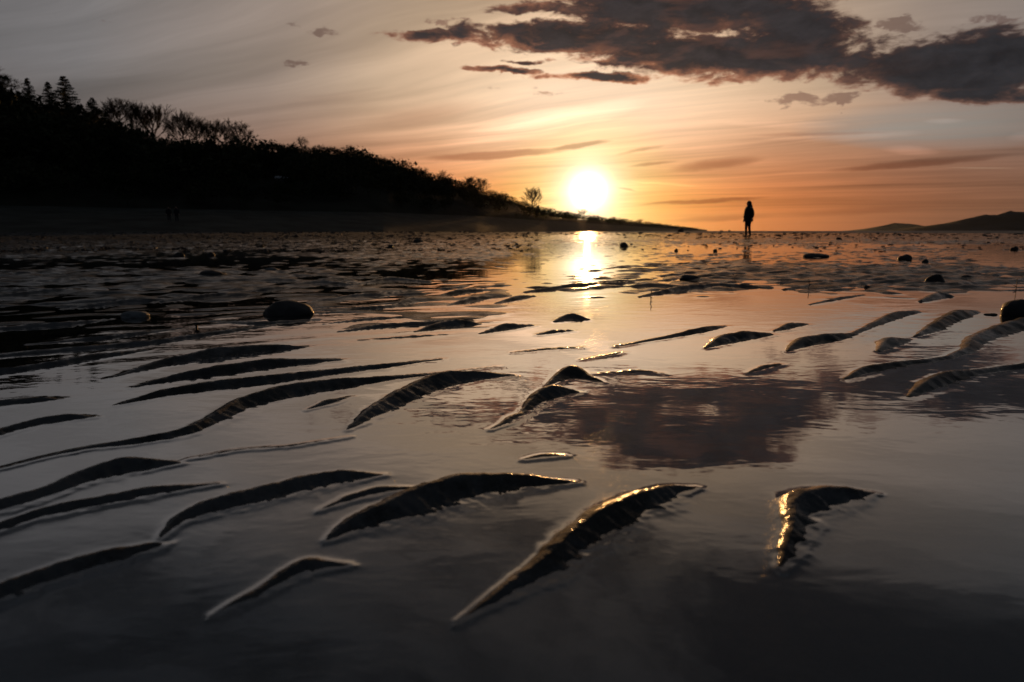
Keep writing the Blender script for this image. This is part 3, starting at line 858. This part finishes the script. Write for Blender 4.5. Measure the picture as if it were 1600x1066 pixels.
SG = "trees standing along the skyline of the hill"
TREES = [
    (P_bare, 0, -8, 98, 60, "bare broad tree cut by the left edge, topmost on the hill"),
    (P_bare, 1, 30, 114, 44, "bare twiggy tree just right of the topmost edge tree"),
    (P_con, 1, 68, 121, 34, "narrow dark conifer, first of the skyline conifers from the left"),
    (P_con, 1, 98, 127, 36, "smaller pointed conifer between two taller skyline conifers"),
    (P_con, 0, 123, 118, 58, "tallest broad conifer with layered boughs on the skyline"),
    (P_con, 2, 163, 152, 40, "short conifer at the foot of the tall layered one"),
    (P_bare, 1, 203, 149, 52, "dense bare tree, first of the row right of the conifers"),
    (P_bare, 3, 228, 156, 38, "bare tree half merged with the dense one left of it"),
    (P_bare, 2, 252, 160, 50, "bare tree with steep fine branches, middle of the row"),
    (P_bare, 0, 297, 170, 52, "upright fan-shaped bare tree with a clear trunk"),
    (P_bare, 3, 318, 181, 34, "lower bare tree leaning on the right of the fan-shaped one"),
    (P_bare, 2, 345, 184, 44, "bare tree with gaps of sky, left of the last pair"),
    (P_bare, 1, 380, 186, 50, "rounded spreading bare tree, last before the skyline drops"),
    (P_bare, 3, 190, 158, 30, "low bare tree between the short conifer and the dense bare tree"),
    (P_bare, 2, 10, 100, 44, "leafless tree with upright branches near the left edge"),
    (P_bush, 0, 477, 212, 22, "small round-headed tree standing alone above the skyline"),
    (P_bush, 1, 505, 224, 26, "low bushy tree just right of the small round-headed one"),
    (P_bush, 2, 553, 227, 28, "dark full tree where the hill begins to fall steeply"),
    (P_con, 2, 570, 236, 12, "tiny pointed conifer beside the dark full tree"),
    (P_bush, 1, 593, 243, 26, "rounded bushy tree below the tiny pointed conifer"),
    (P_bush, 0, 632, 251, 28, "bushy tree standing proud halfway down the slope"),
    (P_bush, 2, 662, 261, 28, "dark bushy tree in the middle of the falling skyline"),
    (P_bush, 0, 693, 266, 26, "bushy tree above the wide bare pair on the slope"),
    (P_bare, 2, 735, 275, 22, "left of the wide bare pair low on the slope"),
    (P_bare, 1, 752, 276, 26, "right of the wide bare pair low on the slope"),
    (P_bare, 3, 832, 291, 28, "lone airy bare tree against the orange sky left of the sun"),
    (P_con, 1, 841, 320, 8, "little conifer at the foot of the lone airy tree"),
    (P_con, 1, 860, 326, 9, "small spiky conifer between lone airy tree and the sun"),
    (P_bush, 1, 887, 328, 13, "small glowing bushy tree left of and below the sun"),
    (P_bush, 0, 911, 326, 20, "rounded glowing tree directly beneath the sun"),
    (P_bush, 2, 958, 338, 12, "low dark tree just right of the sun on the point"),
    (P_bush, 1, 1000, 341, 10, "boxy small tree on the low point right of the sun"),
]
for (pr, i, px, ty, wp, lab) in TREES:
    plant(pr, i, px, ty, wp, lab, "tree", SG)
# the rest of the skyline: alike trees
R0 = random.Random(3)
px = -40.0
while px < 1100:
    cp = crest_py(px); Yd = crestY(px)
    hpx = fringe(px) * R0.uniform(.55, 1.35)
    kind = P_bush if R0.random() < .8 or px > 600 else P_bare
    w_ = max(hpx * 1.5, 6) if px < 850 else hpx * 2.2
    plant(kind, R0.randrange(4), px, cp - hpx, w_, "dark bushy tree blending into the skyline of the wooded hill", "tree", "bushy trees merging along the hilltop", t=R0.uniform(.88, 1.0))
    px += max(4.0, w_ * .5)

th_ = .95
while th_ > .05:
    hp = land_point(441, th_)
    pyh = 533 - FPX * math.tan(math.atan2(hp.z - CAM_H, hp.y) + PITCH)
    if pyh > 281: break
    th_ -= .01
hp = at_depth(441, 281, hp.y)

# the wood below the skyline reads as one mass
R1 = random.Random(5)
protoL = []
for k in range(4):
    cv, cf = [], []
    Rk = random.Random(60 + k)
    for i in range(300):
        th_, ph_ = Rk.uniform(0, 6.283), math.acos(Rk.uniform(-1, 1)); rr_ = Rk.uniform(.45, 1.0)
        c = Vector((math.cos(th_) * math.sin(ph_), math.sin(th_) * math.sin(ph_), math.cos(ph_))) * rr_
        c = Vector((c.x * .5, c.y * .5, .58 + c.z * .42 - .08 * abs(c.x)))
        s = Rk.uniform(.03, .085); q = len(cv)
        for j in range(3): cv.append(c + Vector((Rk.uniform(-s, s), Rk.uniform(-s, s), Rk.uniform(-s, s))))
        cf.append((q, q + 1, q + 2))
    q = len(cv); cv += [Vector((-.02, 0, -.05)), Vector((.02, 0, -.05)), Vector((0, 0, .6))]; cf.append((q, q + 1, q + 2))
    protoL.append((np.array([tuple(p) for p in cv]), np.array(cf)))
VV, FF, off = [], [], 0
for i in range(1500):
    px = R1.uniform(-450, 1090)
    t = R1.uniform(0.0, .97) ** .8
    b = land_point(px, t)
    cp = crest_py(px)
    hmax = np.interp(px, [-100, 0, 300, 600, 850, 1000, 1105], [11, 10, 8, 7, 6, 5, 3])
    hgt = hmax * R1.uniform(.55, 1.05)
    lim = at_depth(px, cp - .15 * fringe(px), b.y).z
    if t > .5: hgt = min(hgt, max(2.0, lim - b.z))
    if t < .12: hgt *= .55
    if abs(px - 441) < 18 and b.y < hp.y + 2: hgt = min(hgt, at_depth(px, 284, b.y).z - b.z)
    if hgt < .8: continue
    pv, pf = protoL[i % 4]
    a = R1.uniform(0, 6.28); wd = hgt * R1.uniform(.8, 1.5) * (1.0 + max(0, b.y - 250) / 400)
    q = pv.copy(); x = q[:, 0] * math.cos(a) - q[:, 1] * math.sin(a); y = q[:, 0] * math.sin(a) + q[:, 1] * math.cos(a)
    VV.append(np.stack([x * wd + b.x, y * wd + b.y, q[:, 2] * hgt + b.z], -1)); FF.append(pf + off); off += len(pv)
tag(link("woods", np.vstack(VV), np.vstack(FF), "scrub"), "unlit wood covering the hillside as one dark mass", kind="stuff")

# pale house roof showing among the trees
def box(vs, fs, x0, x1, y0, y1, z0, z1):
    k = len(vs)
    vs += [(x, y, z) for z in (z0, z1) for (x, y) in ((x0, y0), (x1, y0), (x1, y1), (x0, y1))]
    fs += [(k, k + 3, k + 2, k + 1), (k + 4, k + 5, k + 6, k + 7)] + [(k + i, k + (i + 1) % 4, k + 4 + (i + 1) % 4, k + 4 + i) for i in range(4)]
hs = hp.y / FPX
HW = 9.5 * hs
he = empty("house", (hp.x, hp.y, hp.z - 2.2 * hs), 0.18)
hh_ = 4.6 * hs
vs, fs = [], []; box(vs, fs, -HW, HW, -3 * hs, 7 * hs, -6, hh_)
link("wall", vs, fs, "wallp", he)
vs = [(-HW * 1.12, -5 * hs, hh_ - .1), (HW * 1.12, -5 * hs, hh_ - .1), (HW * 1.12, 9 * hs, hh_ - .1), (-HW * 1.12, 9 * hs, hh_ - .1), (-HW * 1.05, 2 * hs, hh_ + 3.4 * hs), (HW * 1.05, 2 * hs, hh_ + 2.6 * hs)]
rf = link("roof", vs, [(0, 1, 5, 4), (2, 3, 4, 5), (1, 2, 5), (3, 0, 4), (3, 2, 1, 0)], "roofp", he)
vs, fs = [], []; box(vs, fs, HW * .3, HW * .42, 2 * hs, 4 * hs, hh_, hh_ + 4.3 * hs); link("chimney", vs, fs, "wallp", rf)
for k in range(3):
    vs, fs = [], []; x = -HW * .6 + k * HW * .55; box(vs, fs, x, x + HW * .28, -3.1 * hs, -2.9 * hs, 1.2 * hs, 3.4 * hs)
    link("window", vs, fs, "glass", he)
tag(he, "house with a pale roof half hidden among the hillside trees", "house")

# ------------------------------------------------------------------ stones
def stone_mesh(name, seed, sx_, sy_, sz_, m, sub=3, rough=.18):
    bm = bmesh.new(); bmesh.ops.create_icosphere(bm, subdivisions=sub, radius=1.0)
    for vtx in bm.verts:
        n = mnoise.fractal(vtx.co * .9 + Vector((seed * 3.7, seed, 0)), 1.0, 2.0, 4)
        if vtx.co.z < -.12: vtx.co.z = -.12 + (vtx.co.z + .12) * .4
        vtx.co *= 1 + rough * n + .05 * rough * mnoise.noise(vtx.co * 6 + Vector((seed, 0, 0)))
        vtx.co = Vector((vtx.co.x * sx_, vtx.co.y * sy_, vtx.co.z * sz_))
    me = bpy.data.meshes.new(name); bm.to_mesh(me); bm.free()
    me.polygons.foreach_set("use_smooth", [True] * len(me.polygons)); me.materials.append(M[m])
    return me

def sand_far_z(x, y):
    px_, _ = to_pix(np.array(x), np.array(y)); R_ = np.hypot(x, y)
    return float(0.12 * sstep(R_, 38, 66) * sstep(px_, 930, 700) + 0.01 * sstep(R_, 20, 60))

def sand_z(x, y):
    return float(sand_height(np.array([[x]]), np.array([[y]]))[0, 0])

ROCKS = [  # centre px, base px y, width px, height px, material, label
    (442, 494, 82, 30, "stone", "largest smooth dark boulder on the flat, left of centre"),
    (203, 497, 44, 13, "pale", "low pale stone in the dark water near the left"),
    (326, 432, 42, 12, "stone", "low rounded stone beyond the pale one, on rippled mud"),
    (277, 401, 16, 9, "stone", "small dark stone at the left, first of two side by side"),
    (328, 399, 13, 7, "stone", "small dark stone right of a similar stone at the left"),
    (421, 424, 24, 7, "pale", "greyish flat stone beyond the largest dark boulder"),
    (653, 379, 16, 7, "stone", "flat dark stone far out beneath the falling hill"),
    (610, 388, 9, 8, "stone", "upright dark pebble below and left of a flat far stone"),
    (640, 371, 7, 4, "stone", "tiny stone far out close to the flat dark one"),
    (462, 371, 8, 6, "stone", "tiny dark stone near the foot of the beach"),
    (1606, 494, 52, 32, "stone", "round wet stone cut by the right edge with a sun glint"),
    (1468, 443, 28, 20, "stone", "dome-shaped dark stone on the mud bank at right"),
    (1418, 406, 20, 10, "stone", "dark stone on the far edge of the mud bank at right"),
    (1448, 410, 11, 8, "stone", "small round stone just right of the one on the bank edge"),
    (1280, 402, 36, 8, "stone", "wide low dark stone lying beyond the mud bank"),
    (1588, 391, 11, 8, "stone", "round dark stone far out near the right edge"),
    (1312, 376, 9, 7, "stone", "dark pebble far out, right of the walker"),
    (976, 386, 12, 10, "stone", "knobbly dark stone just right of the sun's reflection"),
    (1057, 393, 6, 6, "stone", "small round pebble, left of two alone in orange water"),
    (1118, 394, 6, 7, "stone", "small round pebble, right of two alone in orange water"),
    (1064, 363, 9, 7, "stone", "dark stump-like rock on the horizon below the low point"),
    (1082, 438, 34, 11, "stone", "humped dark rock on the mud bank right of centre"),
    (1357, 450, 12, 6, "stone", "small flat stone on the near edge of the right bank"),
    (1270, 505, 1, 1, None, None),
    (1552, 493, 20, 5, "stone", "flat dark pebble left of the glinting round stone"),
    (1515, 437, 24, 9, "stone", "low dark stone right of the dome-shaped one"),
    (1140, 361.6, 5, 2.5, "stone", "tiny rock just off the tip of the low point"),
    (1128, 361.4, 6, 2.0, "stone", "tiny flat rock nearest the tip of the low point"),
]
sid = 1
for (px, by, wp, hp_, m, lab) in ROCKS:
    if m is None: continue
    g = ground(px, by, 0.0) if by > 362 else at_depth(px, by, 240.0)
    if by <= 364:
        g = at_depth(px, by, 190.0 if by > 362 else 600.0); g.z = 0 if by > 362 else -.02
    Yd = g.y
    w_, h_ = wp / FPX * Yd, hp_ / FPX * Yd
    me = stone_mesh("rock", sid, w_ / 2, w_ * .42, h_ * .70, m, 4 if wp > 30 else 3, .15 if wp > 50 else .26); sid += 1
    o = bpy.data.objects.new("rock", me); COL.objects.link(o)
    o.location = (g.x, g.y + w_ * .35, h_ * .06 - 0.002)
    tag(o, lab, "rock")

# wreath of alike pebbles
pebs = [stone_mesh("pebble", 70 + k, 1, .8, .62, "stone", 2, .2) for k in range(5)]
R2 = random.Random(12)
for i in range(90):
    by = 364 + 26 * R2.random() ** 1.3; px = R2.uniform(20, 1590)
    if 860 < px < 960 or 1140 < px < 1190: continue
    g = ground(px, by, 0)
    if math.hypot(g.x, g.y) > 75: continue
    s = R2.uniform(1.6, 4.2) / FPX * g.y / 2
    o = bpy.data.objects.new("pebble", pebs[i % 5]); COL.objects.link(o)
    z = 0.12 * float(sstep(np.array(math.hypot(g.x, g.y)), 38, 66) * sstep(np.array(px), 930, 700))
    o.location = (g.x, g.y, z + s * .35); o.scale = (s * R2.uniform(1, 1.7), s, s * R2.uniform(.7, 1.2)); o.rotation_euler = (0, 0, R2.uniform(0, 6.28))
    tag(o, "small dark pebble scattered far out on the tidal flat", "pebble", "pebbles strewn over the far flat")

# the far flat is strewn with cobbles and weed clumps too many to count
R3 = np.random.default_rng(4)
ico = bmesh.new(); bmesh.ops.create_icosphere(ico, subdivisions=1, radius=1.0)
iv = np.array([tuple(q.co) for q in ico.verts]); ifc = np.array([[q.index for q in f_.verts] for f_ in ico.faces]); ico.free()
npb = 5200
by_ = 363.6 + 30 * R3.random(npb) ** 1.9; bx_ = R3.uniform(-250, 1850, npb)
keep = (R3.random(npb) < np.where(bx_ < 830, 1.0, np.where(by_ < 374, .8, .12))) & ~((bx_ > 855) & (bx_ < 975) & (by_ > 368))
by_, bx_ = by_[keep], bx_[keep]
VV, FF = [], []
for k in range(len(bx_)):
    g = ground(bx_[k], by_[k], 0); R_ = math.hypot(g.x, g.y)
    if R_ > 78: continue
    zz_ = max(0.0, sand_far_z(g.x, g.y))
    sz_ = R3.uniform(.8, 2.4) / FPX * g.y
    sc_ = np.array([sz_ * R3.uniform(1, 2.6), sz_, sz_ * R3.uniform(.4, .9)])
    FF.append(ifc + len(VV) * len(iv)); VV.append(iv * (1 + .25 * R3.standard_normal((len(iv), 1))) * sc_ + np.array([g.x, g.y, zz_ + .1 * sz_]))
tag(link("cobbles", np.vstack(VV), np.vstack(FF), "stone", smooth=True), "countless cobbles and weed clumps strewn over the far tidal flat", kind="stuff")

# twigs stuck in the mud
def twig(px, by, pts, label, rad_=.0022):
    g = ground(px, by, 0); vs, fs = [], []
    k = g.y / FPX
    for (a, b) in pts:
        tube(vs, fs, Vector((a[0] * k, a[2] * k if len(a) > 2 else 0, a[1] * k)), Vector((b[0] * k, b[2] * k if len(b) > 2 else 0, b[1] * k)), rad_, rad_ * .6, 5)
    o = link("twig", vs, fs, "wood"); o.location = g
    tag(o, label, "twig")
twig(1017, 469, [((1, -3), (-1, 6)), ((-1, 6), (1, 10)), ((0, 5), (2, 2)), ((1, 10), (0, 17))], "thin upright twig mirrored in the water right of centre")
twig(1263, 452, [((0, -3), (1, 7)), ((1, 7), (0, 15)), ((1, 6), (4, 9))], "thin twig standing at the near edge of the mud bank")
twig(1587, 452, [((0, -4), (1, 9)), ((1, 9), (0, 17)), ((1, 4), (-4, 6))], "twig standing in water above the glinting round stone")
twig(1146, 436, [((0, -1), (2, 4)), ((2, 4), (-2, 8)), ((2, 4), (6, 7))], "short forked twig on the bank beyond the upright one")
twig(307, 512, [((0, -2), (1, 8)), ((1, 5), (4, 8)), ((1, 5), (-3, 7))], "stubby twig near the pale stone at the left", .004)
twig(969, 386, [((0, 0), (-1, 7)), ((0, 3), (6, 4))], "twig caught against the knobbly far stone", .006)

# ------------------------------------------------------------------ people
def skin_body(name, nodes, edges, m, parent, sub=2, root=0):
    me = bpy.data.meshes.new(name)
    me.from_pydata([n[0] for n in nodes], edges, [])
    o = bpy.data.objects.new(name, me); COL.objects.link(o)
    md = o.modifiers.new("skin", "SKIN"); md.use_smooth_shade = True
    lay = me.skin_vertices[0] if len(me.skin_vertices) else None
    if lay is None:
        bpy.context.view_layer.objects.active = o
        bpy.context.view_layer.update()
        lay = me.skin_vertices[0]
    for i, n in enumerate(nodes):
        r = n[1]; lay.data[i].radius = (r, r) if not isinstance(r, tuple) else r
        lay.data[i].use_root = (i == root)
    sd = o.modifiers.new("sub", "SUBSURF"); sd.levels = sub; sd.render_levels = sub
    dg = bpy.context.evaluated_depsgraph_get()
    ev = o.evaluated_get(dg)
    me2 = bpy.data.meshes.new_from_object(ev, depsgraph=dg)
    o.modifiers.clear(); o.data = me2; bpy.data.meshes.remove(me)
    me2.materials.clear(); me2.materials.append(M[m])
    me2.polygons.foreach_set("use_smooth", [True] * len(me2.polygons))
    o.parent = parent
    return o

def loft(name, rings, m, parent, n=20):
    """rings: (centre, rx, ry); closed tube"""
    vs, fs = [], []
    for (c, rx, ry) in rings:
        for i in range(n):
            a = 2 * math.pi * i / n
            vs.append((c[0] + rx * math.cos(a), c[1] + ry * math.sin(a), c[2]))
    for j in range(len(rings) - 1):
        for i in range(n):
            k = (i + 1) % n; fs.append((j * n + i, j * n + k, (j + 1) * n + k, (j + 1) * n + i))
    fs.append(tuple(range(n))[::-1]); fs.append(tuple((len(rings) - 1) * n + i for i in range(n)))
    return link(name, vs, fs, m, parent, smooth=True)

def sleeve(name, pts, m, parent):
    return skin_body(name, pts, [(i, i + 1) for i in range(len(pts) - 1)], m, parent, 1)

def person(loc, rz, scale, label, lean=0.0, step=0.10, long_coat=True, hood=True, headdown=.05):
    """faces local -X; joints laid out, body grown as one surface"""
    e = empty("person", loc, rz, (scale,) * 3)
    N, E = [], []
    def add(p, r, par=None):
        N.append((p, r)); i = len(N) - 1
        if par is not None: E.append((par, i))
        return i
    pel = add((0, 0, .93), .115)
    wai = add((.005, 0, 1.08), .105, pel); che = add((.0, 0, 1.27), .13, wai); nb = add((-.005, 0, 1.42), .07, che)
    nk = add((-.015, 0, 1.48), .052, nb); hd = add((-.03 - headdown * .5, 0, 1.57), .075, nk); tp = add((-.035 - headdown * .5, 0, 1.65), .072, hd)
    chin = add((-.085 - headdown, 0, 1.545), .04, hd); nose = add((-.125 - headdown, 0, 1.585), .014, hd)
    for sgn in (-1, 1):
        fx = step * sgn
        hip = add((0, sgn * .085, .88), .085, pel); kn = add((-.03 - fx * .35, sgn * .085, .49), .055, hip)
        an = add((.02 - fx, sgn * .085, .09), .038, kn); ft = add((-.06 - fx, sgn * .09, .035), .036, an); toe = add((-.15 - fx, sgn * .095, .028), .026, ft)
        sh = add((0.0, sgn * .17, 1.385), .058, nb); el = add((.03 + fx * .4, sgn * .265, 1.12), .042, sh)
        wr = add((-.03 + fx * .6, sgn * .282, .88), .028, el); pm = add((-.045 + fx * .65, sgn * .285, .81), .030, wr)
        for k, (dy, L) in enumerate(((-.027, .060), (-.009, .072), (.009, .068), (.027, .052))):
            a1 = add((-.05 + fx * .65 + dy, sgn * .285, .765), .0085, pm); add((-.055 + fx * .65 + dy, sgn * .278, .765 - L), .007, a1)
        th1 = add((-.085 + fx * .65, sgn * .278, .80), .010, pm); add((-.10 + fx * .65, sgn * .270, .76), .008, th1)
    body = skin_body("body", N, E, "skin", e, 2, pel)
    for sgn in (-1, 1):
        fx = step * sgn
        sleeve("trouser_leg", [((0.005, sgn * .085, .92), .105), ((-.015 - fx * .15, sgn * .085, .70), .088), ((-.03 - fx * .35, sgn * .085, .49), .067), ((0 - fx * .75, sgn * .085, .26), .058), ((.02 - fx, sgn * .085, .10), .055)], "jeans", e)
        sleeve("boot", [((.03 - fx, sgn * .085, .17), .054), ((.03 - fx, sgn * .085, .06), .05), ((-.06 - fx, sgn * .09, .045), .046), ((-.16 - fx, sgn * .095, .036), .034)], "boot", e)
        sleeve("sleeve", [((0.0, sgn * .15, 1.40), .085), ((.01 + fx * .2, sgn * .215, 1.26), .082), ((.03 + fx * .4, sgn * .272, 1.11), .072), ((0 + fx * .5, sgn * .280, .98), .064), ((-.03 + fx * .6, sgn * .282, .885), .050)], "coat", e)
    zb = .74 if long_coat else .86
    loft("jacket", [((.01, 0, zb), .18, .235), ((.012, 0, zb + .10), .18, .225), ((.01, 0, 1.02), .16, .20), ((.01, 0, 1.15), .15, .19), ((.0, 0, 1.30), .15, .205), ((0, 0, 1.39), .125, .185), ((0.0, 0, 1.45), .085, .11), ((-.01, 0, 1.49), .065, .07)], "coat", e)
    if hood:
        bm = bmesh.new(); bmesh.ops.create_icosphere(bm, subdivisions=3, radius=1.0)
        for q in list(bm.verts):
            c = q.co
            q.co = Vector((c.x * .125 + .02 - headdown * .4 + (.03 if c.z < -.2 else 0), c.y * .118, c.z * .165 + 1.565))
        bmesh.ops.delete(bm, geom=[f_ for f_ in bm.faces if f_.calc_center_median().x < -.062 - headdown * .4 and f_.calc_center_median().z > 1.49], context="FACES")
        me = bpy.data.meshes.new("hood"); bm.to_mesh(me); bm.free(); me.materials.append(M["coat"])
        o = bpy.data.objects.new("hood", me); COL.objects.link(o); o.parent = e
        sm_ = o.modifiers.new("thick", "SOLIDIFY"); sm_.thickness = .014
        me.polygons.foreach_set("use_smooth", [True] * len(me.polygons))
        loft("hood_roll", [((.05, 0, 1.40), .10, .13), ((.065, 0, 1.44), .115, .135), ((.06, 0, 1.49), .105, .12), ((.05, 0, 1.53), .08, .09)], "coat", e)
    bm = bmesh.new(); bmesh.ops.create_icosphere(bm, subdivisions=3, radius=1.0)
    for q in bm.verts:
        c = q.co; q.co = Vector((c.x * .098 + .0 - headdown * .5, c.y * .088, c.z * .105 + 1.625))
    bmesh.ops.delete(bm, geom=[f_ for f_ in bm.faces if f_.calc_center_median().z < 1.60 and f_.calc_center_median().x < .01 - headdown], context="FACES")
    me = bpy.data.meshes.new("hair"); bm.to_mesh(me); bm.free(); me.materials.append(M["hair"]); me.polygons.foreach_set("use_smooth", [True] * len(me.polygons))
    o = bpy.data.objects.new("hair", me); COL.objects.link(o); o.parent = e
    for sgn in (-1, 1):
        bm = bmesh.new(); bmesh.ops.create_icosphere(bm, subdivisions=1, radius=.009)
        me = bpy.data.meshes.new("eye"); bm.to_mesh(me); bm.free(); me.materials.append(M["glass"])
        o = bpy.data.objects.new("eye", me); COL.objects.link(o); o.parent = e; o.location = (-.103 - headdown * .7, sgn * .03, 1.60)
    tag(e, label, "person")
    return e

gp = ground(1168, 370.5, 0.0)
PS = (370.5 - 315.5) / FPX * gp.y / 1.73
person((gp.x, gp.y, 0.0), rad(26), PS, "person in dark hooded jacket walking alone across the wet flat", step=.045)
for (px, t_, rz_, sc, lab, lc) in ((266, .30, rad(95), 1.0, "slim person in dark clothes, left of the pair on the beach", False), (278, .30, rad(88), 1.02, "sturdier person in dark jacket, right of the pair on the beach", True)):
    b = beach_point(px, t_)
    want = (352 - 328) / FPX * b.y
    person(b, rz_, want / 1.72 * sc, lab, step=.09, long_coat=lc, hood=False)

# gulls high over the flat
def bird(px, py, Yd, spanpx, label, rz):
    p = at_depth(px, py, Yd); s = spanpx / FPX * Yd / 2
    e = empty("bird", p, rz)
    bm = bmesh.new(); bmesh.ops.create_icosphere(bm, subdivisions=2, radius=1.0)
    for q in bm.verts: q.co = Vector((q.co.x * .13 * s * (1 - .3 * q.co.y), q.co.y * .42 * s, q.co.z * .12 * s))
    me = bpy.data.meshes.new("body"); bm.to_mesh(me); bm.free(); me.materials.append(M["bird"])
    o = bpy.data.objects.new("body", me); COL.objects.link(o); o.parent = e
    for sg in (-1, 1):
        xs = [0.08, .45, .75, 1.0]; zs = [.05, .22, .18, .05]; ch = [.32, .28, .18, .03]
        vs = []
        for x, z, c in zip(xs, zs, ch):
            vs += [(sg * x * s, c * s * .6, z * s), (sg * x * s, -c * s * .5, z * s), (sg * x * s, 0, (z + .03) * s)]
        fs = []
        for i in range(3):
            a = i * 3; b = a + 3
            fs += [(a, b, b + 2, a + 2), (a + 2, b + 2, b + 1, a + 1), (a + 1, b + 1, b, a)]
        link("wing", vs, fs, "bird", e)
    link("tail", [(0, -.35 * s, 0), (.12 * s, -.62 * s, .01 * s), (-.12 * s, -.62 * s, .01 * s), (0, -.5 * s, .04 * s)], [(0, 1, 3), (0, 3, 2), (0, 2, 1), (1, 2, 3)], "bird", e)
    tag(e, label, "bird")
bird(1217, 129, 160, 4.0, "tiny bird flying just below the dark cloud bank", .6)
bird(1315, 177, 200, 4.5, "tiny bird flying below the ragged small cloud, the lower of two", 1.2)

# ------------------------------------------------------------------ evening haze: one box of thin air round everything
hm = bpy.data.materials.new("haze_air"); hm.use_nodes = True
ht = hm.node_tree; ht.nodes.clear()
pv_ = ht.nodes.new("ShaderNodeVolumePrincipled")
pv_.inputs["Color"].default_value = (.70, .82, 1.0, 1); pv_.inputs["Density"].default_value = 2.6e-6; pv_.inputs["Anisotropy"].default_value = 0.84
ho = ht.nodes.new("ShaderNodeOutputMaterial"); ht.links.new(pv_.outputs[0], ho.inputs["Volume"])
vs, fs = [], []; box(vs, fs, -17500, 17500, -17500, 17500, -4, 420)
tag(link("haze", vs, fs, hm), "thin warm evening haze over the flat and the far shore", kind="stuff")
